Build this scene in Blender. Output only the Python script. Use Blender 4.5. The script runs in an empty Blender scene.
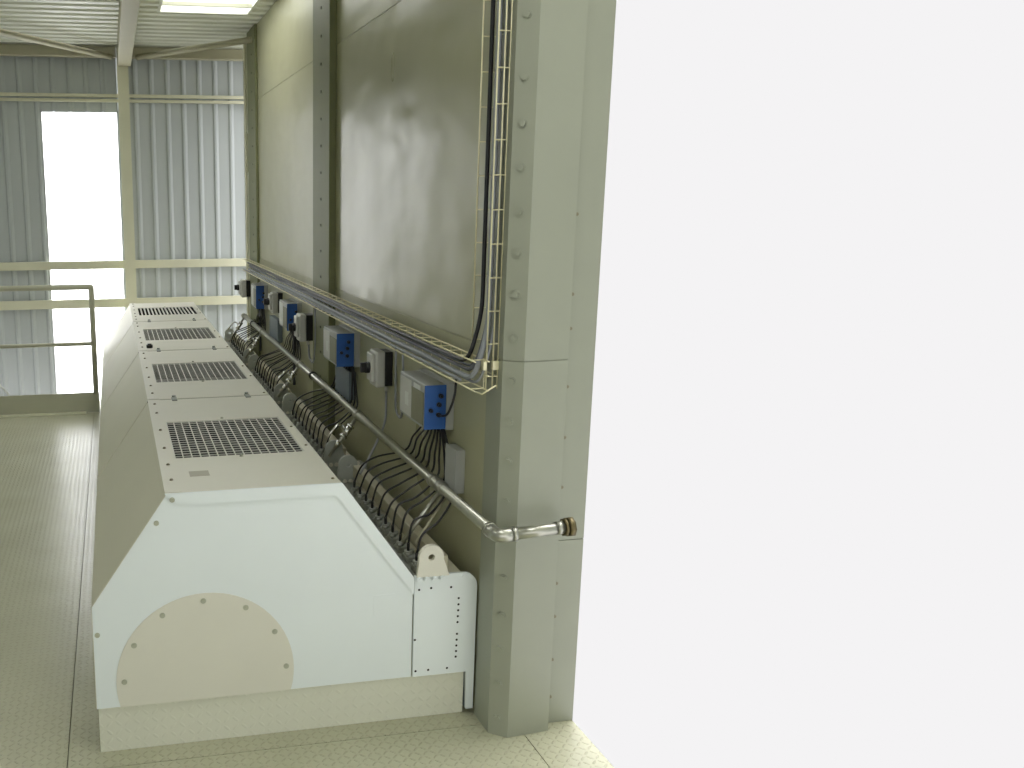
import bpy, bmesh, math, random
from mathutils import Vector, Matrix
random.seed(7)
SC = bpy.context.scene
COL = SC.collection

# ------------------------------------------------------------------ camera
F_PX = 919.11
yaw, pitch, roll = math.radians(10.6734), math.radians(-11.3569), math.radians(-0.3194)
fw = Vector((math.sin(yaw)*math.cos(pitch), math.cos(yaw)*math.cos(pitch), math.sin(pitch)))
rt = Vector((math.cos(yaw), -math.sin(yaw), 0))
up = rt.cross(fw)
r2 = rt*math.cos(roll) + up*math.sin(roll)
u2 = -rt*math.sin(roll) + up*math.cos(roll)
cd = bpy.data.cameras.new('camera')
cam = bpy.data.objects.new('camera', cd)
COL.objects.link(cam)
m = Matrix((r2, u2, -fw)).transposed().to_4x4()
m.translation = (0, 0, 1.8)
cam.matrix_world = m
cd.sensor_fit = 'HORIZONTAL'
cd.sensor_width = 36
cd.lens = F_PX/1024*36
cd.shift_x = (512-288)/1024
cd.clip_start = .02
SC.camera = cam

# ------------------------------------------------------------------ view, world, light
SC.view_settings.view_transform = 'Standard'
SC.view_settings.look = 'None'
SC.view_settings.exposure = 0
SC.view_settings.gamma = 1
SC.view_settings.use_curve_mapping = False
SC.cycles.max_bounces = 10
SC.cycles.diffuse_bounces = 5
SC.cycles.transparent_max_bounces = 12
SC.cycles.caustics_reflective = False
SC.cycles.caustics_refractive = False
SC.cycles.sample_clamp_indirect = 4

world = bpy.data.worlds.new('overcast_sky')
SC.world = world
world.use_nodes = True
wn, wl = world.node_tree.nodes, world.node_tree.links
wn.clear()
tc = wn.new('ShaderNodeTexCoord')
sx = wn.new('ShaderNodeSeparateXYZ')
wl.new(tc.outputs['Generated'], sx.inputs[0])
def wramp(sock, a, b, amount):
    r = wn.new('ShaderNodeMapRange')
    r.interpolation_type = 'SMOOTHSTEP'
    r.inputs[1].default_value = a; r.inputs[2].default_value = b
    r.inputs[3].default_value = 0; r.inputs[4].default_value = amount
    wl.new(sock, r.inputs[0])
    return r.outputs[0]
def wadd(a, b):
    n = wn.new('ShaderNodeMath'); n.operation = 'ADD'
    wl.new(a, n.inputs[0])
    if isinstance(b, float): n.inputs[1].default_value = b
    else: wl.new(b, n.inputs[1])
    return n.outputs[0]
SKY_LEFT, SKY_TOP, SKY_BACK = 5.0, 6.5, .80
neg = wn.new('ShaderNodeMath'); neg.operation = 'MULTIPLY'; neg.inputs[1].default_value = -1
wl.new(sx.outputs[0], neg.inputs[0])
negy = wn.new('ShaderNodeMath'); negy.operation = 'MULTIPLY'; negy.inputs[1].default_value = -1
wl.new(sx.outputs[1], negy.inputs[0])
def wmul(a, b):
    n = wn.new('ShaderNodeMath'); n.operation = 'MULTIPLY'; wl.new(a, n.inputs[0]); wl.new(b, n.inputs[1]); return n.outputs[0]
s = wadd(wadd(wadd(wmul(wramp(neg.outputs[0], -.42, -.1, SKY_LEFT), wramp(sx.outputs[1], .1, .4, 1.0)), wramp(sx.outputs[2], .45, .75, SKY_TOP)),
              wramp(negy.outputs[0], -.1, .4, SKY_BACK)), .905)
bg = wn.new('ShaderNodeBackground')
bg.inputs[0].default_value = (1.0, .99, 1.0, 1)
wl.new(s, bg.inputs[1])
wo = wn.new('ShaderNodeOutputWorld')
wl.new(bg.outputs[0], wo.inputs[0])

# ------------------------------------------------------------------ materials
MATS = {}
class NT:
    def __init__(s, name):
        s.m = bpy.data.materials.new(name); s.m.use_nodes = True
        s.n, s.l = s.m.node_tree.nodes, s.m.node_tree.links
        s.b = s.n['Principled BSDF']
    def math(s, op, a, b=None, c=None):
        n = s.n.new('ShaderNodeMath'); n.operation = op
        for i, v in enumerate((a, b, c)):
            if v is None: continue
            if isinstance(v, (int, float)): n.inputs[i].default_value = v
            else: s.l.new(v, n.inputs[i])
        return n.outputs[0]
    def coord(s, scale=(1, 1, 1), kind='Object'):
        t = s.n.new('ShaderNodeTexCoord'); mp = s.n.new('ShaderNodeMapping')
        mp.inputs['Scale'].default_value = scale
        s.l.new(t.outputs[kind], mp.inputs[0]); return mp.outputs[0]
    def noise(s, scale, detail=3, vec=None, rough=.5):
        n = s.n.new('ShaderNodeTexNoise'); n.inputs['Scale'].default_value = scale
        n.inputs['Detail'].default_value = detail; n.inputs['Roughness'].default_value = rough
        s.l.new(vec if vec else s.coord(), n.inputs['Vector']); return n.outputs[0]
    def bump(s, h, strength, dist, normal=None):
        n = s.n.new('ShaderNodeBump'); n.inputs['Strength'].default_value = strength
        n.inputs['Distance'].default_value = dist
        s.l.new(h, n.inputs['Height'])
        if normal: s.l.new(normal, n.inputs['Normal'])
        return n.outputs[0]
    def mixcol(s, fac, a, b):
        n = s.n.new('ShaderNodeMix'); n.data_type = 'RGBA'
        s.l.new(fac, n.inputs[0]); n.inputs[6].default_value = (*a, 1); n.inputs[7].default_value = (*b, 1)
        return n.outputs[2]
def lin(r, g, b):
    return tuple((c/255/12.92 if c <= 10 else ((c/255+.055)/1.055)**2.4) for c in (r, g, b))
def mat(name, rgb, rough=.5, metal=0., var=.06, nscale=6, bump=0., bscale=60, spec=.5, stretch=(1, 1, 1)):
    t = NT(name); c = lin(*rgb)
    nz = t.noise(nscale, 4, t.coord(stretch))
    d = tuple(v*(1-var) for v in c); e = tuple(min(1, v*(1+var)) for v in c)
    t.l.new(t.mixcol(nz, d, e), t.b.inputs['Base Color'])
    t.b.inputs['Roughness'].default_value = rough
    t.b.inputs['Metallic'].default_value = metal
    t.b.inputs['Specular IOR Level'].default_value = spec
    if bump: t.l.new(t.bump(t.noise(bscale, 3), bump, .01), t.b.inputs['Normal'])
    MATS[name] = t.m
    return t.m
mat('cream_paint', (205, 205, 180), .42)
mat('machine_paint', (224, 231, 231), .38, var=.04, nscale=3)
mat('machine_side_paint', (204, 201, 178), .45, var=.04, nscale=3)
mat('cover_paint', (214, 212, 198), .45, var=.04)
mat('steel_cream', (212, 211, 186), .5)
mat('beam_paint', (180, 176, 150), .55)
mat('cladding', (182, 188, 188), .45, var=.05, nscale=2, stretch=(8, 1, .6))
mat('deck', (226, 228, 214), .45, var=.04)
mat('rail_paint', (172, 172, 150), .45)
mat('casing_trim', (149, 152, 136), .42, var=.05)
mat('casing_post', (112, 115, 78), .55, var=.08)
mat('bolt_paint', (170, 172, 152), .4)
mat('bolt_brown', (128, 120, 98), .45, .2)
mat('post_bolt', (92, 92, 66), .5)
mat('bolt_dark', (95, 92, 78), .5, .4)
mat('galvanised', (172, 172, 160), .3, .85, var=.18, nscale=30)
mat('brass_dark', (110, 100, 70), .4, .8)
mat('chrome', (220, 220, 215), .15, 1)
mat('yellow_zinc', (228, 222, 186), .35, .3, var=.15, nscale=20)
mat('black_rubber', (26, 26, 28), .4)
mat('black_plastic', (22, 22, 24), .35)
mat('grey_cable', (142, 146, 150), .45)
mat('dark_cable', (96, 98, 106), .45)
mat('blue_paint', (40, 88, 158), .35, var=.08)
mat('box_grey', (160, 162, 158), .45, var=.08)
mat('box_panel', (128, 128, 106), .5, var=.15, nscale=25)
mat('sticker_beige', (168, 164, 146), .5)
mat('sticker_white', (215, 218, 212), .5)
mat('switch_grey', (196, 196, 190), .4)
mat('panel_blue_grey', (112, 124, 132), .5)
mat('grille_shade', (58, 58, 52), .8)  # painted shade for below the grilles
mat('interior_dark', (30, 30, 28), .9)
mat('grate_steel', (206, 207, 198), .4, .1)
mat('connector_grey', (150, 153, 145), .5, .2, var=.2, nscale=40)
mat('plate_grey', (168, 172, 164), .45)
mat('bar_beige', (168, 163, 138), .45)
mat('ground', (120, 118, 108), .8)

# glossy panel sheet of the casing wall: thin paint over slightly wrinkled sheet metal
t = NT('casing_sheet')
nz = t.noise(1.2, 4, t.coord((1, 1, .5)))
t.l.new(t.mixcol(nz, lin(158, 158, 124), lin(174, 172, 142)), t.b.inputs['Base Color'])
r = t.noise(1.6, 3, t.coord((1, 1, .7)))
t.l.new(t.math('MULTIPLY_ADD', r, .22, .20), t.b.inputs['Roughness'])
t.b.inputs['Specular IOR Level'].default_value = .5
b1 = t.bump(t.noise(1.3, 2, t.coord((1, 1.2, 2.2))), .45, .05)
b2 = t.bump(t.noise(5, 2, t.coord((1, .8, 2.2)), .4), .10, .01, b1)
t.l.new(b2, t.b.inputs['Normal'])
MATS['casing_sheet'] = t.m

def tread(name, c1, c2, pitch, rough, hgt):
    t = NT(name)
    g = t.n.new('ShaderNodeNewGeometry')
    sp = t.n.new('ShaderNodeSeparateXYZ'); t.l.new(g.outputs['Position'], sp.inputs[0])
    # world position; the vertical kick plates use the height as the second axis
    x = t.math('MULTIPLY', sp.outputs[0], 1/pitch)
    y = t.math('MULTIPLY', t.math('ADD', sp.outputs[1], sp.outputs[2]), 1/pitch)
    fx = t.math('SUBTRACT', t.math('FRACT', x), .5); fy = t.math('SUBTRACT', t.math('FRACT', y), .5)
    par = t.math('FLOORED_MODULO', t.math('ADD', t.math('FLOOR', x), t.math('FLOOR', y)), 2)
    a = t.math('MULTIPLY', t.math('ADD', fx, fy), .7071)
    b = t.math('MULTIPLY', t.math('SUBTRACT', fx, fy), .7071)
    sgn = t.math('SUBTRACT', b, a)
    p = t.math('MULTIPLY_ADD', par, sgn, a)
    q = t.math('MULTIPLY_ADD', par, t.math('SUBTRACT', a, b), b)
    e = t.math('ADD', t.math('POWER', t.math('DIVIDE', p, .46), 2), t.math('POWER', t.math('DIVIDE', q, .15), 2))
    h = t.math('MAXIMUM', t.math('SUBTRACT', 1, e), 0)
    h = t.math('POWER', h, .6)
    nz = t.noise(3, 4)
    t.l.new(t.mixcol(nz, c1, c2), t.b.inputs['Base Color'])
    t.b.inputs['Roughness'].default_value = rough
    t.l.new(t.bump(h, .8, hgt), t.b.inputs['Normal'])
    MATS[name] = t.m
tread('tread_floor', lin(168, 168, 142), lin(186, 185, 160), .026, .27, .0045)
tread('tread_plinth', lin(208, 209, 192), lin(216, 216, 200), .030, .42, .0012)

t = NT('daylight_sheet')     # translucent ribbed daylight sheet
t.n.remove(t.b)
tr = t.n.new('ShaderNodeBsdfTransparent'); tl = t.n.new('ShaderNodeBsdfTranslucent'); mx = t.n.new('ShaderNodeMixShader')
tr.inputs[0].default_value = (.97, .98, .98, 1); tl.inputs[0].default_value = (.95, .96, .96, 1)
mx.inputs[0].default_value = .35
t.l.new(tr.outputs[0], mx.inputs[1]); t.l.new(tl.outputs[0], mx.inputs[2])
t.l.new(mx.outputs[0], t.n['Material Output'].inputs[0])
MATS['daylight_sheet'] = t.m

# ------------------------------------------------------------------ mesh helpers
class MB:
    def __init__(s): s.b = bmesh.new()
    def box(s, x0, x1, y0, y1, z0, z1, bev=0):
        v = [s.b.verts.new(p) for p in ((x0,y0,z0),(x1,y0,z0),(x1,y1,z0),(x0,y1,z0),(x0,y0,z1),(x1,y0,z1),(x1,y1,z1),(x0,y1,z1))]
        fs = [s.b.faces.new([v[i] for i in f]) for f in ((3,2,1,0),(4,5,6,7),(0,1,5,4),(1,2,6,5),(2,3,7,6),(3,0,4,7))]
        if bev:
            es = list({e for f in fs for e in f.edges})
            bmesh.ops.bevel(s.b, geom=es, offset=bev, segments=2, affect='EDGES', profile=.5)
        return s
    def prism(s, pts, axis, a, b, cap0=True, cap1=True, skip=()):
        """pts: 2-D outline; axis 'Y' -> (x, z), 'X' -> (y, z), 'Z' -> (x, y)"""
        def P(p, t): return {'Y': (p[0], t, p[1]), 'X': (t, p[0], p[1]), 'Z': (p[0], p[1], t)}[axis]
        A = [s.b.verts.new(P(p, a)) for p in pts]; B = [s.b.verts.new(P(p, b)) for p in pts]
        n = len(pts)
        for i in range(n):
            if i in skip: continue
            s.b.faces.new((A[i], A[(i+1) % n], B[(i+1) % n], B[i]))
        if cap0: s.b.faces.new(A[::-1])
        if cap1: s.b.faces.new(B)
        return s
    def ring_plate(s, outer, centre, r, axis, a, b):
        """plate with a round hole; outer must be star-shaped about the centre"""
        def P(p, t): return {'Y': (p[0], t, p[1]), 'X': (t, p[0], p[1]), 'Z': (p[0], p[1], t)}[axis]
        inner = []
        for p in outer:
            d = math.atan2(p[1]-centre[1], p[0]-centre[0]); inner.append((centre[0]+r*math.cos(d), centre[1]+r*math.sin(d)))
        O = [[s.b.verts.new(P(p, t_)) for p in outer] for t_ in (a, b)]
        I = [[s.b.verts.new(P(p, t_)) for p in inner] for t_ in (a, b)]
        n = len(outer)
        for i in range(n):
            j = (i+1) % n
            s.b.faces.new((O[0][i], O[0][j], O[1][j], O[1][i])); s.b.faces.new((I[0][j], I[0][i], I[1][i], I[1][j]))
            s.b.faces.new((O[0][j], O[0][i], I[0][i], I[0][j])); s.b.faces.new((O[1][i], O[1][j], I[1][j], I[1][i]))
        return s
    def cyl(s, p0, p1, r, n=16, r1=None, caps=True):
        return s.tube([p0, p1], r, n, caps, r1)
    def tube(s, pts, r, n=8, caps=True, r1=None):
        pts = [Vector(p) for p in pts]; rings = []
        d0 = (pts[1]-pts[0]).normalized()
        ref = Vector((0, 0, 1)) if abs(d0.z) < .9 else Vector((1, 0, 0))
        side = d0.cross(ref).normalized()
        for i, p in enumerate(pts):
            if i == 0: d = pts[1]-pts[0]
            elif i == len(pts)-1: d = pts[-1]-pts[-2]
            else: d = (pts[i+1]-p).normalized()+(p-pts[i-1]).normalized()
            d.normalize(); side = (side - d*side.dot(d)).normalized(); o = d.cross(side)
            rr = r if r1 is None else r+(r1-r)*i/(len(pts)-1)
            rings.append([s.b.verts.new(p+side*math.cos(2*math.pi*k/n)*rr+o*math.sin(2*math.pi*k/n)*rr) for k in range(n)])
        for A, B in zip(rings, rings[1:]):
            for k in range(n):
                f = s.b.faces.new((A[k], A[(k+1) % n], B[(k+1) % n], B[k])); f.smooth = True
        if caps:
            s.b.faces.new(rings[0][::-1]); s.b.faces.new(rings[-1])
        return s
    def dome(s, c, d, r, h):
        """bolt head: hexagon washer plus low dome along direction d"""
        c = Vector(c); d = Vector(d).normalized()
        s.cyl(c, c+d*h*.35, r*1.25, 14); s.cyl(c+d*h*.35, c+d*h, r, 6)
        return s
    def build(s, name, material, parent=None, loc=None):
        bmesh.ops.recalc_face_normals(s.b, faces=s.b.faces)
        me = bpy.data.meshes.new(name)
        off = Vector(loc) if loc is not None else (parent['_o'].copy() if False else Vector((0, 0, 0)))
        if parent is not None:
            off = Vector(ORIGIN.get(parent.name, (0, 0, 0)))
        if off.length: bmesh.ops.translate(s.b, verts=s.b.verts, vec=-off)
        s.b.to_mesh(me); s.b.free()
        me.materials.append(MATS[material])
        o = bpy.data.objects.new(name, me); COL.objects.link(o)
        if parent is not None:
            o.parent = parent
            ORIGIN[o.name] = off            # children keep the thing's frame
        else:
            o.location = off; ORIGIN[o.name] = off
        return o
ORIGIN = {}
def thing(name, label, cat, loc=(0, 0, 0), group=None):
    o = bpy.data.objects.new(name, None); COL.objects.link(o); o.empty_display_size = .1
    o.location = loc; o['label'] = label; o['category'] = cat
    if group: o['group'] = group
    ORIGIN[o.name] = Vector(loc)
    return o
def tag(o, label, cat, group=None):
    o['label'] = label; o['category'] = cat
    if group: o['group'] = group
    return o
def struct(o, label=None):
    o['kind'] = 'structure'
    if label: o['label'] = label
    return o
def copy_tree(o, delta, parent=None):
    c = o.copy(); COL.objects.link(c)
    if parent is None: c.location = Vector(o.location)+Vector(delta)
    c.parent = parent
    ORIGIN[c.name] = Vector(ORIGIN.get(o.name, (0, 0, 0)))+Vector(delta)
    for ch in [x for x in ALLCH(o)]: copy_tree(ch, delta, c)
    return c
def ALLCH(o): return [x for x in bpy.data.objects if x.parent == o]
def bez(p0, p1, p2, p3, n=18):
    p0, p1, p2, p3 = map(Vector, (p0, p1, p2, p3)); out = []
    for i in range(n+1):
        t_ = i/n; out.append(p0*(1-t_)**3+p1*3*t_*(1-t_)**2+p2*3*t_*t_*(1-t_)+p3*t_**3)
    return out
def smooth(pts, n=5):
    P_ = [Vector(p) for p in pts]; P_ = [P_[0]*2-P_[1]]+P_+[P_[-1]*2-P_[-2]]; out = []
    for i in range(1, len(P_)-2):
        a, b, c, d = P_[i-1:i+3]
        for k in range(n):
            t_ = k/n; out.append(.5*((2*b)+(c-a)*t_+(2*a-5*b+4*c-d)*t_**2+(3*b-a-3*c+d)*t_**3))
    out.append(P_[-2]); return out
def round_path(pts, rad, n=6):
    pts = [Vector(p) for p in pts]; out = [pts[0]]
    for i in range(1, len(pts)-1):
        a = (pts[i-1]-pts[i]); b = (pts[i+1]-pts[i]); r_ = min(rad, a.length*.49, b.length*.49)
        s0 = pts[i]+a.normalized()*r_; s1 = pts[i]+b.normalized()*r_
        for k in range(n+1):
            t_ = k/n; out.append(s0*(1-t_)**2+pts[i]*2*t_*(1-t_)+s1*t_*t_)
    out.append(pts[-1]); return out
PI = math.pi
ZC, YF, W, XR = 3.17, 9.1, 1.205, 1.52
XL, YB = -3.2, -4.5

# ------------------------------------------------------------------ the setting
# floor: tread plates with thin joints
GAP = .0016
f = MB()
def plate(x0, x1, y0, y1): f.box(x0+GAP, x1-GAP, y0+GAP, y1-GAP, -.02, 0)
xs_left = [XL, -1.45, -.214]
for i in range(2):
    for y0, y1 in ((YB, 1.2), (1.2, 7.95)):
        plate(xs_left[i], xs_left[i+1], y0, y1)
for y0, y1 in ((YB, .9), (.9, 2.735)): plate(-.214, 1.315, y0, y1)
plate(-.214, 1.315, 2.735, 8.45)
plate(1.315, XR, YB, 2.735)
plate(1.315, XR, 2.735, 8.45)
f.box(XL, -.16, 7.95, 7.972, -.05, -.002); f.box(XL, XR, YB, 7.95, -.05, -.021); f.box(-.235, XR, 7.95, 8.45, -.05, -.021)
struct(f.build('floor', 'tread_floor'), 'olive-cream tread plate platform floor')
fl = MB().box(XL-1, XR+.5, 7.0, YF, -1.35, -1.25).build('floor_lower', 'ground')
struct(fl)

def corrugated_wall(mb, x0, x1, y, z0, z1, pitch=.15, depth=.013):
    """trapezoidal sheet, ribs vertical, facing -Y"""
    prof = []; x = math.floor(x0/pitch)*pitch
    while x < x1+pitch:
        for dx, d in ((0, 0), (.095, 0), (.110, depth), (.128, depth), (.15-1e-4, 0)):
            prof.append((x+dx*pitch/.15, -d))
        x += pitch
    prof = [(min(max(px, x0), x1), py) for px, py in prof]
    cl = []
    for p in prof:
        if not cl or abs(p[0]-cl[-1][0]) > 1e-5: cl.append(p)
    A = [[mb.b.verts.new((px, y+py+o, z)) for px, py in cl] for z in (z0, z1) for o in (0, .004)]
    for i in range(len(cl)-1):
        mb.b.faces.new((A[0][i], A[0][i+1], A[2][i+1], A[2][i]))
        mb.b.faces.new((A[1][i+1], A[1][i], A[3][i], A[3][i+1]))
        mb.b.faces.new((A[2][i], A[2][i+1], A[3][i+1], A[3][i])); mb.b.faces.new((A[0][i+1], A[0][i], A[1][i], A[1][i+1]))
    return mb
WX0, WX1, WZ1 = -.605, .105, 2.618
bw = MB()
corrugated_wall(bw, XL, WX0, YF, -1.25, ZC)
corrugated_wall(bw, WX0, WX1, YF, WZ1, ZC)
corrugated_wall(bw, WX1, XR+.3, YF, -1.25, ZC)
struct(bw.build('wall_back', 'cladding'), 'pale grey corrugated cladding wall')
win = bpy.data.objects.new('window_1', None); COL.objects.link(win); struct(win, 'tall bright translucent daylight strip in the corrugated wall')
wp = MB(); corrugated_wall(wp, WX0, WX1, YF+.002, -1.25, WZ1); wp.build('pane', 'daylight_sheet', win)
MB().box(WX0-.012, WX0+.012, YF-.004, YF+.012, -1.25, WZ1).box(WX1-.012, WX1+.012, YF-.004, YF+.012, -1.25, WZ1)\
    .box(WX0-.012, WX1+.012, YF-.004, YF+.012, WZ1-.012, WZ1+.012).build('window_frame', 'cladding', win)
struct(MB().box(XL-.05, XL, YB, YF, -.05, ZC).build('wall_left', 'cladding'))

struct(MB().box(3.6, 3.65, YB, 2.5, -.05, ZC).build('wall_light_blocker', 'cladding'))  # unseen wall added to block daylight from the open right side
# ceiling: ribbed deck with ribs running across (along X)
SX0, SX1, SY0, SY1 = .42, 1.07, 5.85, 7.26
def deck(mb, x0, x1, y0, y1, pitch=.175, depth=.035):
    prof = []; y = math.floor(y0/pitch)*pitch
    while y < y1+pitch:
        for dy, d in ((0, 0), (.085, 0), (.105, depth), (.150, depth)):
            prof.append((y+dy*pitch/.175, d))
        y += pitch
    cl = []
    for p in prof:
        p = (min(max(p[0], y0), y1), p[1])
        if not cl or abs(p[0]-cl[-1][0]) > 1e-5: cl.append(p)
    A = [[mb.b.verts.new((x, py, ZC+d+o)) for py, d in cl] for x in (x0, x1) for o in (0, .004)]
    for i in range(len(cl)-1):
        mb.b.faces.new((A[0][i], A[0][i+1], A[2][i+1], A[2][i])); mb.b.faces.new((A[1][i+1], A[1][i], A[3][i], A[3][i+1]))
SKYLIGHTS_SEEN_ADDED = [(SX0, SX1, SY0, SY1), (-1.75, -1.10, SY0, SY1), (-1.75, -1.10, 1.8, 3.2), (.42, 1.07, 1.0, 2.2)]  # first is seen; the others are added out of view to brighten machine tops
ce = MB()
deck(ce, XL, -1.75, YB, YF); deck(ce, -1.10, SX0, YB, YF); deck(ce, SX1, XR, YB, YF); deck(ce, XR, 3.6, YB, 2.5)  # last strip is unseen, added to keep overhead sky light off the front
for x0, x1, holes in ((-1.75, -1.10, [(1.8, 3.2), (SY0, SY1)]), (SX0, SX1, [(1.0, 2.2), (SY0, SY1)])):
    ya = YB
    for h0, h1 in holes: deck(ce, x0, x1, ya, h0); ya = h1
    deck(ce, x0, x1, ya, YF)
struct(ce.build('ceiling', 'deck'), 'pale ribbed metal roof deck')
for k, (x0, x1, ya, yb) in enumerate(SKYLIGHTS_SEEN_ADDED):
    sk = bpy.data.objects.new('window_%d' % (k+2), None); COL.objects.link(sk); struct(sk, 'bright skylight in the ribbed roof deck, all but the first added unseen for light')
    MB().box(x0, x1, ya, yb, ZC+.16, ZC+.165).build('pane', 'daylight_sheet', sk)
    MB().box(x0-.02, x0, ya-.02, yb+.02, ZC-.004, ZC+.17).box(x1, x1+.02, ya-.02, yb+.02, ZC-.004, ZC+.17)\
        .box(x0, x1, ya-.02, ya, ZC-.004, ZC+.17).box(x0, x1, yb, yb+.02, ZC-.004, ZC+.17).build('window_frame', 'deck', sk)
    MB().box(x0, x1, yb-.26, yb-.24, ZC-.004, ZC+.02).build('glazing_bar', 'rail_paint', sk)

# casing: long left side made of sheet panels with seams
cs = MB()
cs.box(W, XR, 2.80, 8.33, 0, 1.316); cs.box(W, XR, 2.80, 8.33, 1.322, 2.592); cs.box(W, XR, 2.80, 8.33, 2.598, ZC)
cs.box(W+.004, XR-.004, 2.81, 8.32, 1.31, 1.33); cs.box(W+.004, XR-.004, 2.81, 8.32, 2.58, 2.61)
struct(cs.build('wall_right', 'casing_sheet'), 'glossy olive-grey sheet metal side of the big casing')
ft = MB()
ft.box(1.40, XR, 2.70, 2.80, 0, .672); ft.box(1.40, XR, 2.70, 2.80, .675, ZC)
ft.box(1.41, XR-.002, 2.703, 2.799, .66, .69)
fw_ = struct(ft.build('wall_front', 'casing_trim'), 'cream sheet front of the casing')

def bolts(parent, pts, d, r, h, matl='bolt_paint', name='bolt'):
    first = None
    for p in pts:
        if first is None:
            first = MB().dome(p, d, r, h).build(name, matl, parent); p0 = Vector(p)
        else:
            c = first.copy(); COL.objects.link(c); c.parent = parent; c.location = first.location+(Vector(p)-p0)
# corner trim: side strip, chamfer with bolts, front face, in two lengths
prof = [(1.197, 2.805), (1.197, 2.684), (1.250, 2.642), (1.405, 2.655), (1.405, 2.70), (1.26, 2.70), (1.24, 2.805)]
ct = MB().prism(prof, 'Z', 0, 1.296).prism(prof, 'Z', 1.300, ZC)
ct.prism([(1.200, 2.80), (1.200, 2.688), (1.25, 2.646), (1.402, 2.658), (1.402, 2.69), (1.26, 2.69), (1.24, 2.80)], 'Z', 1.29, 1.31)
ct = struct(ct.build('trim_1', 'casing_trim'), 'cream chamfered corner trim with a column of bolts')
dn = Vector((-.042, -.053, 0)).normalized()
bolts(ct, [Vector((1.221, 2.665, z))+dn*0 for z in (2.327, 2.152, 2.02, 1.89, 1.76, 1.635, 1.507, 1.37, 1.234, 1.10, .97, .836, .705, .571, .44, .319, .192, .065)], dn, .0105, .009, 'casing_trim')
bolts(fw_, [(1.43, 2.70, z) for z in (1.75, 1.50, 1.39, 1.20, 1.03, .86, .70, .52, .40, .24, .10)], (0, -1, 0), .0045, .004, 'bolt_brown')
MB().box(1.409, 1.414, 2.697, 2.702, 0, ZC).build('joint_strip', 'bolt_dark', fw_)
# vertical stiffener posts on the casing
p2 = struct(MB().box(1.166, W, 4.955, 5.37, 0, ZC, .004).build('trim_2', 'casing_post'), 'olive stiffener post on the casing, nearer one')
p3 = struct(MB().box(1.182, W, 7.64, 8.06, 0, ZC, .004).build('trim_3', 'casing_post'), 'olive stiffener post near the far end of the casing')
bolts(p2, [(1.166, 5.15, .35+.145*k) for k in range(19)], (-1, 0, 0), .007, .005, 'post_bolt')
bolts(p3, [(1.182, 7.80, .35+.145*k) for k in range(19)], (-1, 0, 0), .007, .005, 'post_bolt')
struct(MB().box(1.192, W, 8.30, 8.36, 0, ZC, .003).build('trim_4', 'steel_cream'), 'bright end edge of the casing')

# ------------------------------------------------------------------ far steelwork
tag(MB().box(.118, .235, YB, 8.93, 3.0, ZC-.005, .004).build('roof_beam', 'beam_paint'), 'long cream roof beam running overhead toward the corrugated wall', 'beam')
co = MB().box(.112, .212, 8.93, 8.938, -1.25, ZC-.01).box(.112, .212, 9.032, 9.04, -1.25, ZC-.01).box(.158, .166, 8.938, 9.032, -1.25, ZC-.01)
tag(co.build('steel_column', 'steel_cream'), 'cream steel column against the corrugated wall, right of the bright window', 'column')
GY0, GY1 = 8.995, YF-.03
eb = MB().box(XL, .105, 8.90, 8.99, 3.075, 3.165).box(XL, .105, 8.86, 8.90, 3.07, 3.08)
eb.box(.245, XR, 8.90, 8.99, 3.075, 3.165).box(.245, XR, 8.86, 8.90, 3.07, 3.08)
tag(eb.build('eaves_beam', 'beam_paint'), 'brownish eaves beam where the roof deck meets the corrugated wall', 'beam')
def girt(label, zs, mt='steel_cream'):
    g = MB()
    for z0, z1 in zs: g.box(XL, XR, GY0+.045, GY1, z0, z1, .002)
    tag(g.build('wall_rail', mt), label, 'wall rail', 'horizontal rails on the corrugated wall')
girt('double cream rail crossing the corrugated wall above the window', [(2.695, 2.722), (2.738, 2.768)])
girt('cream rail crossing the window at mid height, topmost of the two', [(1.155, 1.232)])
girt('lower cream rail behind the guard railing crossing the window', [(.782, .866)])
def brace(label, a, b):
    tag(MB().tube([a, b], .026, 4).build('roof_brace', 'beam_paint'), label, 'brace', 'diagonal braces under the roof deck')
brace('diagonal roof brace left of the long roof beam', (-2.6, 5.2, 3.07), (.06, 8.86, 3.07))
brace('diagonal roof brace right of the long roof beam', (.29, 8.86, 3.07), (1.19, 7.75, 3.07))

# guard railing at the platform edge
rl = thing('guard_railing', 'olive-grey tubular guard railing with toe board at the platform edge', 'railing', (-1, 7.95, 0))
MB().tube(round_path([(-2.9, 7.95, 1.085), (-.19, 7.95, 1.085), (-.19, 7.95, .17)], .012, 3), .024, 10).build('top_rail', 'rail_paint', rl)
MB().cyl((-2.9, 7.95, .60), (-.20, 7.95, .60), .017, 10).build('mid_rail', 'rail_paint', rl)
MB().cyl((-1.6, 7.95, 0), (-1.6, 7.95, 1.085), .0175, 10).build('post', 'rail_paint', rl)
MB().box(-2.9, -.165, 7.958, 7.97, 0.0, .172).build('toe_board', 'rail_paint', rl)
MB().box(-2.9, -.28, 7.90, 7.955, .0, .012).build('angle', 'steel_cream', rl)
tag(MB().tube([(-1.40, 8.10, .765), (-.925, 8.10, .143), (-.6, 8.10, -.283)], .008, 8).build('stair_handrail', 'sticker_white'), 'thin white sloping stair rail behind the toe board, bottom of the left edge', 'handrail')

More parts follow.
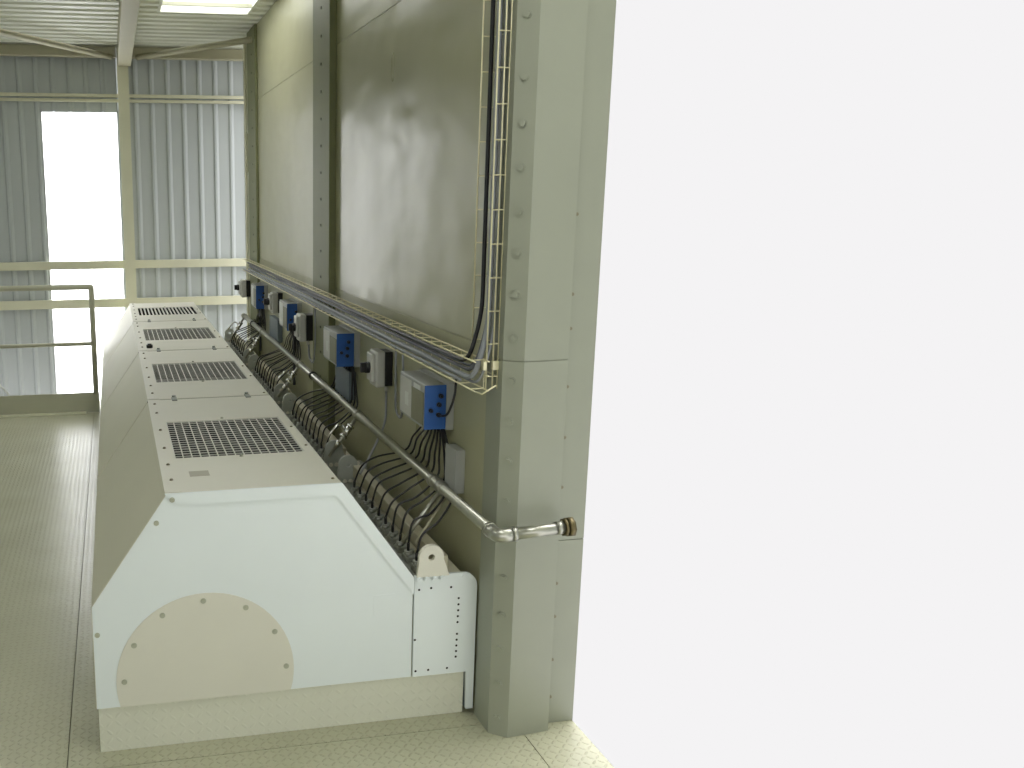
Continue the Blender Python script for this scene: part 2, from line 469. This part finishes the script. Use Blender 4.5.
# ------------------------------------------------------------------ the machine: four hooded sections in a row
SEAMS = [2.823, 4.235, 5.675, 7.10, 8.40]
HP = [(-.115, .161), (-.115, .52), (.134, .880), (.705, .880), (.964, .53), (.964, .161)]
LABELS = ['nearest hooded machine section with flat end panel and round cover', 'second hooded machine section from the near end',
          'third hooded machine section from the near end, behind the second', 'farthest hooded machine section next to the corrugated wall']
def lug_outline(cx, cz, r, xb0, xb1, zb):
    pts = [(xb1, zb)]
    a0, a1 = -.15, PI+.15
    n = 22
    for k in range(n+1):
        a = a0+(a1-a0)*k/n; pts.append((cx+r*math.cos(a), cz+r*math.sin(a)))
    pts.append((xb0, zb)); pts.append((cx*.5+xb0*.5, zb)); pts.append((cx*.5+xb1*.5, zb))
    return pts
def section(i):
    y0, y1 = SEAMS[i]+(.0 if i == 0 else .009), SEAMS[i+1]-.009
    g = [3.22, 4.655, 6.115, 7.50][i]; g0, g1 = g, g+[.563, .55, .55, .53][i]
    gx0, gx1 = .190, .668
    T = thing('machine_section', LABELS[i], 'machine', (.42, y0, 0), 'hooded machine sections in a row')
    MB().prism(HP, 'Y', y0, y1, skip=(2,)).build('hood', 'machine_side_paint', T)
    tp = MB()
    z0, z1 = .880, .886
    a, b = .132, .707
    tp.box(a, gx0, y0-.001, y1, z0, z1).box(gx1, b, y0-.001, y1, z0, z1).box(gx0, gx1, y0-.001, g0, z0, z1).box(gx0, gx1, g1, y1, z0, z1)
    tp.box(a-.001, .186, y0-.001, y1, z1, z1+.0025)
    topo = tp.build('top_panel', 'cover_paint', T)
    # grating
    gr = MB()
    if i < 3:
        nx, ny = 15, 17
        for k in range(1, nx): x = gx0+(gx1-gx0)*k/nx; gr.box(x-.0022, x+.0022, g0, g1, .8805, .8835)
        for k in range(1, ny): y = g0+(g1-g0)*k/ny; gr.box(gx0, gx1, y-.0022, y+.0022, .8810, .8832)
    else:
        nx = 16
        for k in range(1, nx): x = gx0+(gx1-gx0)*k/nx; gr.box(x-.0085, x+.0045, g0, g1, .8795, .8835)
    gr.box(gx0, gx0+.004, g0, g1, .8795, .8845).box(gx1-.004, gx1, g0, g1, .8795, .8845).box(gx0, gx1, g0, g0+.004, .8795, .8845).box(gx0, gx1, g1-.004, g1, .8795, .8845)
    gr.build('grille', 'grate_steel', T)
    MB().box(gx0-.01, gx1+.01, g0-.01, g1+.01, .79, .795).box(gx0-.01, gx0-.005, g0, g1, .795, .8785).box(gx1+.005, gx1+.01, g0, g1, .795, .8785)\
        .box(gx0-.005, gx1+.005, g0-.01, g0-.005, .795, .8785).box(gx0-.005, gx1+.005, g1+.005, g1+.01, .795, .8785).build('shade_tray', 'interior_dark' if i == 0 else 'grille_shade', T)  # dark well added under the grille, its colour stands in for hood shade
    L = y1-y0
    bolts(T, [(.160, y0+L*q, .8885) for q in (.09, .22, .38, .58, .80, .93)], (0, 0, 1), .0055, .005, 'bolt_brown')
    bolts(T, [(.690, y0+L*q, .886) for q in (.03, .34, .55)], (0, 0, 1), .005, .004, 'bolt_brown')
    bolts(T, [((gx0+gx1)/2, y, .886) for y in (g0-.02, g1+.02)], (0, 0, 1), .006, .005, 'bolt_paint')
    # latches over the seam at the far edge
    if i < 3:
        for xx in (.255, .60):
            MB().box(xx-.012, xx+.012, y1-.035, y1+.03, .8862, .892, .0015).cyl((xx, y1+.03, .889), (xx, y1+.03, .899), .009, 10).build('latch', 'connector_grey', T)
        MB().box(.130, .712, y1-.004, y1+.014, .872, .884).build('seam_strip', 'bolt_dark', T)
    if i == 2:
        MB().cyl((.205, 5.80, .886), (.205, 5.80, .905), .020, 14).cyl((.205, 5.80, .905), (.205, 5.80, .912), .013, 14).build('knob', 'black_plastic', T)
    if i == 0:
        # end panel with raised border on the top and right slope
        inn = [(-.113, .163), (-.113, .519), (.135, .879), (.704, .879), (.962, .529), (.962, .163)]
        ep = MB().prism(inn, 'Y', y0-.006, y0)
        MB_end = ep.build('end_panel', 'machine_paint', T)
        lip = MB().prism([(.130, .8865), (.710, .8865), (.9645, .532), (.9645, .470), (.688, .846), (.190, .846), (.150, .866), (.134, .880)], 'Y', y0-.012, y0-.006)
        lip.build('border_strip', 'machine_paint', MB_end)
        n = 40; cx, cz, R_ = .249, .243, .296
        cir = []
        a0 = math.asin((.163-cz)/R_)
        for k in range(n+1):
            a_ = a0+(PI-2*a0)*k/n; cir.append((cx+R_*math.cos(a_), cz+R_*math.sin(a_)))
        ec = MB().prism(cir, 'Y', y0-.009, y0-.006).build('end_cover', 'cover_paint', T)
        bolts(ec, [(cx+.270*math.cos(math.radians(q)), y0-.009, cz+.270*math.sin(math.radians(q))) for q in (2, 31, 60, 91, 121, 150, 178)], (0, -1, 0), .0075, .006, 'bolt_paint')
        bolts(MB_end, [(.101, y0-.006, .790), (-.100, y0-.006, .424), (.153, y0-.012, .866)], (0, -1, 0), .007, .006, 'bolt_paint')
        MB().box(.823, .899, y0-.0075, y0-.006, .402, .479).build('access_plate', 'machine_paint', MB_end)
        MB().box(.225, .292, 2.985, 3.045, .886, .8866).build('sticker', 'sticker_beige', topo)
    # connector body behind the hood: flange plates, lifting lugs, bar, connectors
    u0, u1 = SEAMS[i]-.013, SEAMS[i]+1.135
    if i == 3: u1 = 8.30
    MB().box(.966, 1.155, u0+.030, u1-.012, .0, .515).build('connector_body', 'machine_side_paint', T)
    fl = MB().box(1.165, 1.192, u0+.012, u1-.012, .02, .44).build('rear_flange', 'panel_blue_grey', T)
    for e, (ya, yb) in enumerate(((u0, u0+.011), (u1-.011, u1))):
        arc = [(1.140+.052*math.cos(a_), .486+.052*math.sin(a_)) for a_ in [PI/2*k/7 for k in range(8)]]
        pts = [(.9655, .165), (1.162, .165), (1.166, .02), (1.192, .02)]+arc+[(.9655, .538)]
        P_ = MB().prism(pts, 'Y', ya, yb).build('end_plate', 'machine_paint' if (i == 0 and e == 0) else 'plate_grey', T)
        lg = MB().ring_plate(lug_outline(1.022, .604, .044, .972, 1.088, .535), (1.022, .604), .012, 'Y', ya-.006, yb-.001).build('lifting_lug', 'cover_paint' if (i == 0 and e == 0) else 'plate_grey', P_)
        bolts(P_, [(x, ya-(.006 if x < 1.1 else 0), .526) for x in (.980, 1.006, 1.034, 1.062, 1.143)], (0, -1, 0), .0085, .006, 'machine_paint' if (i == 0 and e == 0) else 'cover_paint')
        if i == 0 and e == 0:
            for (x, z) in [(1.126, .445), (1.126, .422), (1.1255, .400), (1.125, .378), (1.1245, .356), (1.124, .312), (1.1235, .290), (1.123, .268), (1.1225, .247), (1.122, .226),
                           (.971, .304), (.976, .186), (1.022, .186), (1.091, .186), (.982, .488), (1.025, .491), (1.097, .488)]:
                MB().cyl((x, ya-.0006, z), (x, ya+.002, z), .0042, 10).build('bolt_hole', 'interior_dark', P_)
    br = MB().box(1.045, 1.088, u0+.012, u1-.012, .545, .600, .003).build('connector_bar', 'bar_beige', T)
    cov = MB().box(.968, 1.040, u0+.012, u1-.012, .515, .522).build('terminal_strip', 'connector_grey', T)
    ys = [u0+.085+.0945*k*(u1-u0)/1.148 for k in range(10 if i < 3 else 9)]
    first = None
    for y in ys:
        c = MB().box(.985, 1.030, y-.026, y+.026, .522, .545, .004).cyl((1.0, y, .545), (1.0, y, .560), .015, 6)
        c.cyl((1.02, y+.018, .545), (1.02, y+.018, .555), .008, 6).cyl((.992, y-.02, .545), (.992, y-.02, .556), .007, 6)
        c = c.build('connector', 'connector_grey', T)
        MB().cyl((1.0, y, .560), (1.0, y, .588), .0055, 10).build('plug', 'black_plastic', c)
    return ys
CONN = [section(i) for i in range(4)]

# plinth under the hoods
pl = MB().box(-.108, .960, 2.826, 8.40, 0, .160).box(.960, 1.160, 2.826, 2.832, 0, .160)
tag(pl.build('plinth', 'tread_plinth'), 'low tread plate plinth under the row of machine hoods', 'plinth')

# ------------------------------------------------------------------ boxes on the casing wall
ORD = ['nearest', 'second nearest', 'third nearest', 'farthest']
BOX = [(3.113, 3.417, 1.092, .970, 1.135), (4.429, 4.740, 1.085, .971, 1.139), (5.884, 6.183, 1.105, .953, 1.130), (7.235, 7.514, 1.109, .943, 1.127)]
def control_box(i):
    y0, y1, x0, z0, z1 = BOX[i]
    T = thing('control_box', ORD[i]+' blue-sided grey control box on the casing wall under the cable tray', 'control box', (W, (y0+y1)/2, z0), 'blue control boxes on the casing wall')
    xw = W
    MB().box(x0+.004, xw-.030, y0+.006, y1, z0, z1, .004).build('cover', 'box_grey', T)
    MB().box(xw-.030, xw, y0-.002, y1+.01, z0-.004, z1+.004, .002).build('backplate', 'box_grey', T)
    bs = MB().box(x0, xw-.031, y0, y0+.0055, z0, z1, .001).build('side_panel', 'blue_paint', T)
    bs['label'] = 'blue side panel'
    ymid = y0+(y1-y0)*.52
    MB().box(x0, x0+.0035, y0+.02, ymid-.004, z0+.012, z1-.03, .001).build('front_panel', 'box_panel', T)
    MB().box(x0, x0+.0035, ymid, y1-.01, z0+.012, z1-.012, .001).build('label_plate', 'sticker_white' if i > 1 else 'switch_grey', T)
    if i < 2: MB().box(x0-.001, x0, ymid+.03, ymid+.07, z0+.05, z0+.10).build('sticker', 'sticker_white', T)
    if i == 0: MB().box(x0-.001, x0, y0+.05, ymid-.03, z1-.028, z1-.010).build('sticker', 'sticker_white', T)
    for (dx, dz, r_) in ((.059, .126, .0085), (.053, .094, .0085), (.052, .056, .0085), (.022, .073, .0075)):
        MB().cyl((x0+dx, y0, z0+dz), (x0+dx, y0-.012, z0+dz), r_, 12).cyl((x0+dx, y0-.012, z0+dz), (x0+dx, y0-.020, z0+dz), r_*.65, 12).build('socket', 'black_plastic', T)
    for k in range(5):
        gx = 1.178-.016-.014*(k % 2)
        MB().cyl((gx, y0+.04+.05*k, z0), (gx, y0+.04+.05*k, z0-.018), .007, 10).build('cable_gland', 'black_plastic', T)
for i in range(4): control_box(i)

SW = [(3.868, .974, 1.137), (5.457, .944, 1.110), (6.573, .982, 1.135), (8.02, .955, 1.106)]
def switch(i):
    y0, z0, z1 = SW[i]; xw = 1.180 if i == 3 else W
    xo = {0: 0, 1: -.025, 2: 0, 3: -.0}[i]
    T = thing('isolator_switch', ORD[i]+' pale isolator switch box with black base and rotary handle on the casing wall', 'switch', (xw, y0+.05, z0), 'isolator switches on the casing wall')
    d = .11
    MB().box(xw-.035+xo, xw, y0+.003, y0+d-.003, z0+.004, z1-.004, .003).build('base', 'black_plastic', T)
    MB().box(xw-.078+xo, xw-.035+xo, y0, y0+d, z0, z1, .008).build('cover', 'switch_grey', T)
    MB().box(xw-.095+xo, xw-.078+xo, y0+.012, y0+d-.012, z0+.025, z1-.012, .006).build('cover_front', 'switch_grey', T)
    zc = z0+.085
    MB().cyl((xw-.078+xo, y0+d/2, zc), (xw-.112+xo, y0+d/2, zc), .026, 16).box(xw-.135+xo, xw-.108+xo, y0+d/2-.010, y0+d/2+.010, zc-.022, zc+.022, .003).build('handle', 'black_plastic', T)
    MB().cyl((xw-.02+xo, y0+.03, z0+.004), (xw-.02+xo, y0+.03, z0-.022), .009, 10).build('cable_gland', 'switch_grey', T)
for i in range(4): switch(i)

LB = [('grey junction box on the casing wall below the nearest control box', (1.168, W, 2.985, 3.09, .757, .924), 'box_grey'),
      ('dark blue-grey junction box under the second nearest control box', (1.168, W, 4.50, 4.80, .775, .930), 'panel_blue_grey'),
      ('dark junction box below the third nearest isolator switch', (1.168, W, 6.60, 6.95, .76, .93), 'panel_blue_grey')]
for lab, (x0, x1, y0, y1, z0, z1), mt in LB:
    T = thing('junction_box', lab, 'junction box', (x1, y0, z0), 'junction boxes on the casing wall')
    MB().box(x0+.004, x1, y0+.003, y1-.003, z0+.003, z1-.003, .002).build('base', mt, T)
    MB().box(x0, x0+.0045, y0, y1, z0, z1, .001).build('lid', mt, T)
    MB().cyl((x0+.02, y0+.04, z0+.003), (x0+.02, y0+.04, z0-.015), .008, 10).build('cable_gland', 'black_plastic', T)

# cables from the boxes to the connectors
NTH = ['first', 'second', 'third', 'fourth', 'fifth', 'sixth', 'seventh', 'eighth', 'ninth', 'tenth', 'eleventh']
for i in range(4):
    y0, y1, x0, z0, z1 = BOX[i]
    n = len(CONN[i])
    for k, yc in enumerate(CONN[i]):
        fr = k/(n-1)
        ys_ = y0+.03+(fr**1.3)*(y1-y0-.13)
        xs_ = 1.178
        j = lambda s_: random.uniform(-s_, s_)
        d = yc-ys_
        xb = 1.180
        fc = .60
        if i == 1 and abs(d) > .01: fc = max(.1, min(.60, (4.93-ys_)/d)) if d > 0 else .6
        path = smooth([(xs_, ys_, z0-.002), (xb, ys_+d*fc*.28+j(.004), z0-.055), (xb, ys_+d*fc*.70+j(.008), .845+j(.008)), (xb-.008, ys_+d*fc, .765),
                       (1.090, ys_+d*(fc+.30*(1-fc)/.4), .700+j(.010)), (1.024+j(.005), yc-d*.05+j(.006), .660+j(.01)), (1.0, yc, .585)])
        mt = 'black_rubber'
        tag(MB().tube(path, .0042, 7).build('cable', mt),
            'black cable, %s from the near end, drooping from the %s control box' % (NTH[k], ORD[i]), 'cable', 'black cables below the %s control box' % ORD[i])
# ------------------------------------------------------------------ the galvanised pipe with its branches
PX, PY = 1.153, 2.575
def pxz(y):
    f_ = (y-PY)/(8.16-PY); return PX-.023*f_, .757+.026*f_
gp = thing('galvanised_pipe', 'long galvanised pipe along the casing with an elbow round the corner', 'pipe', (PX, PY, .757))
def along(y): x, z = pxz(y); return Vector((x, y, z))
MB().cyl(along(PY+.040), along(8.10), .0190, 18).build('pipe_run', 'galvanised', gp)
MB().cyl((PX+.040, PY, .758), (1.408, PY, .770), .0190, 18).build('pipe_run', 'galvanised', gp)
el = MB().tube(round_path([along(PY+.055), along(PY), (PX+.055, PY, .759)], .05, 8), .0228, 18)
el.cyl(along(PY+.048), along(PY+.062), .0246, 18).cyl((PX+.048, PY, .759), (PX+.062, PY, .7595), .0246, 18)
el.build('elbow', 'galvanised', gp)
MB().cyl((1.352, PY, .768), (1.372, PY, .769), .0225, 8).build('coupling', 'galvanised', gp)
MB().cyl((1.376, PY, .769), (1.386, PY, .769), .029, 8).cyl((1.389, PY, .769), (1.408, PY, .770), .032, 8).build('coupling', 'brass_dark', gp)
MB().cyl(along(8.09), along(8.125), .0235, 12).build('end_cap', 'galvanised', gp)
for y in (3.16, 5.26, 7.58):
    x_, z_ = pxz(y)
    c = MB().cyl(along(y-.012), along(y+.012), .0245, 16).box(x_, W-.001, y-.010, y+.010, z_-.006, z_+.006)
    c.build('pipe_clamp', 'galvanised' if y < 4 else 'black_plastic', gp)
for k, y in enumerate((3.07, 4.235, 5.64, 7.10, 8.05)):
    x_, z_ = pxz(y)
    q = MB().cyl(along(y-.022), along(y+.022), .0245, 16).build('tee', 'galvanised' if k else 'galvanised', gp)
    a = Vector((x_-.010, y-.004, z_-.014)); b = Vector((.990, y-.040, .575)); d = (b-a).normalized()
    br = MB().cyl(a, b, .0085, 12).build('branch_pipe', 'galvanised', q)
    side = Vector((0, 1, 0))
    if k == 0:
        MB().cyl(a+Vector((.02, -.02, -.01)), b+Vector((.03, -.06, .02)), .005, 8).build('branch_hose', 'bar_beige', q)
        continue
    v = MB().cyl(a+d*.055, a+d*.105, .0165, 8).cyl(a+d*.045, a+d*.055, .020, 6).cyl(a+d*.105, a+d*.116, .020, 6)
    v.cyl(a+d*.08, a+d*.08+Vector((-.022, 0, .030)), .007, 8)
    v = v.build('ball_valve', 'chrome', q)
    h0 = a+d*.08+Vector((-.024, 0, .032))
    MB().tube([h0, h0+Vector((-.022, .0, .004)), h0+Vector((-.055, -.01, -.028)), h0+Vector((-.080, -.016, -.060))], .0055, 8).build('valve_handle', 'chrome', v)
    MB().cyl(a+d*.145, a+d*.170, .0145, 8).build('fitting', 'chrome', q)

# grey conduits from the isolators
def conduit(name, label, pts, r_, mt, rad=.05, cat='cable', grp=None):
    return tag(MB().tube(round_path(pts, rad, 6), r_, 8).build(name, mt), label, cat, grp)
conduit('conduit', 'grey conduit running down the wall from the nearest isolator switch', [(1.185, 3.898, .953), (1.185, 3.90, .80), (1.10, 3.86, .66), (1.04, 3.80, .602)], .0055, 'grey_cable', .06)
conduit('cable', 'grey cable looping beside the nearest isolator switch up to the tray', [(1.195, 3.80, 1.20), (1.195, 3.79, .88), (1.195, 3.70, .86), (1.195, 3.68, 1.00), (1.195, 3.70, 1.17)], .005, 'grey_cable', .06)
conduit('cable', 'grey cable looping beside the second nearest isolator switch', [(1.165, 5.487, .922), (1.165, 5.47, .84), (1.165, 5.33, .82), (1.165, 5.28, 1.0), (1.165, 5.30, 1.17)], .0065, 'grey_cable', .07)
conduit('cable', 'black cable curving from the tray into the socket of the nearest control box', [(1.190, 3.06, 1.17), (1.180, 3.045, 1.10), (1.155, 3.05, 1.035), (1.144, 3.092, 1.026)], .0045, 'black_rubber', .05)
conduit('conduit', 'dark conduit on the wall below the third nearest control box', [(1.19, 6.08, .95), (1.19, 6.08, .55)], .010, 'dark_cable', .02)
conduit('conduit', 'dark conduit on the wall below the farthest control box', [(1.19, 7.56, .95), (1.19, 7.56, .55)], .010, 'dark_cable', .02)

# ------------------------------------------------------------------ cable trays of bent wire
TX0, TX1 = 1.150, 1.197
def wire(mb, pts, r_=.0026): mb.tube(pts, r_, 5)
ht = thing('cable_tray', 'long horizontal wire cable tray along the casing wall above the boxes', 'cable tray', (TX1, 2.72, 1.18))
lw = MB()
HX0, HX1, HZ0, HZ1 = 1.112, 1.158, 1.198, 1.292
for x, z in ((HX0, HZ0), (HX1, HZ0), (HX1, (HZ0+HZ1)/2), (HX1, HZ1), (HX0, HZ1)):
    lw.tube([(x, 2.70, z), (x, 8.05, z)], .0026, 6)
lw.tube([(HX0, 2.70, HZ0), (HX0+.006, 2.655, HZ0), (HX1, 2.640, HZ0+.03)], .0026, 6)
lw.build('long_wires', 'yellow_zinc', ht)
for k in range(53):
    y = 2.74+.1*k; c = MB()
    wire(c, [(HX0, y, HZ1), (HX1, y, HZ1), (HX1, y, HZ0), (HX0, y, HZ0)], .0024); c.build('cross_wire', 'yellow_zinc', ht)
for y in (3.5, 4.6, 6.4, 7.4):
    MB().box(HX1, W, y-.012, y+.012, HZ1-.03, HZ1-.024).box(HX1, HX1+.003, y-.012, y+.012, HZ0, HZ1).build('bracket', 'galvanised', ht)
vt = thing('cable_tray', 'vertical wire cable tray rising beside the corner trim', 'cable tray', (TX1, 2.78, 1.2))
lw = MB()
for x, y in ((TX0, 2.826), (TX1, 2.826), (TX1, 2.722), (TX0+.03, 2.722), (TX0+.008, 2.722)):
    lw.tube([(x, y, 1.20), (x, y, ZC-.01)], .0028, 6)
lw.build('long_wires', 'yellow_zinc', vt)
for k in range(18):
    z = 1.24+.105*k; cw = MB()
    wire(cw, [(TX0, 2.826, z), (TX1, 2.826, z), (TX1, 2.722, z), (TX0+.008, 2.722, z)], .0024)
    cw.build('cross_wire', 'yellow_zinc', vt)
MB().box(TX0-.004, TX0+.006, 2.715, 2.735, 1.262, 1.290).box(TX1-.02, TX1, 2.715, 2.73, 1.262, 1.29).build('tray_clamp', 'yellow_zinc', vt)
# cables lying in the trays
def traycable(label, x, y, z, r_, mt, yend=8.1):
    xh = x-.042
    wob = [(xh+random.uniform(-.003, .003), yy, z+random.uniform(-.003, .003)) for yy in [y+.12+.35*k for k in range(1, int((yend-y)/.35))]]
    pts = [(x, y, ZC-.01), (x+.001, y+.003, 2.4), (x-.001, y-.002, 1.8), (x, y, z+.16), (xh, y, z+.001)]
    pts = round_path(pts+[(xh, y+.14, z)]+wob, .065, 8)
    tag(MB().tube(pts, r_, 10).build('tray_cable', mt), label, 'cable', 'thick cables in the wire trays')
traycable('thick pale grey cable in the trays, thickest of the bundle', 1.172, 2.752, 1.224, .0088, 'grey_cable')
traycable('dark blue-black cable in the trays beside the thick pale one', 1.180, 2.772, 1.246, .0065, 'dark_cable')
traycable('black cable at the left side of the vertical tray', 1.172, 2.806, 1.272, .0070, 'black_rubber')
traycable('thin grey cable nearest the corner trim in the trays', 1.184, 2.733, 1.210, .0045, 'grey_cable')
traycable('dark thin cable behind the others in the trays', 1.188, 2.788, 1.256, .0045, 'dark_cable')
tag(MB().tube([(1.122, 2.85, 1.208), (1.120, 3.3, 1.207), (1.124, 4.2, 1.206), (1.12, 6, 1.207), (1.12, 8.0, 1.207)], .0055, 8).build('tray_cable', 'grey_cable'),
    'grey cable along the lower outer edge of the horizontal tray', 'cable', 'thick cables in the wire trays')
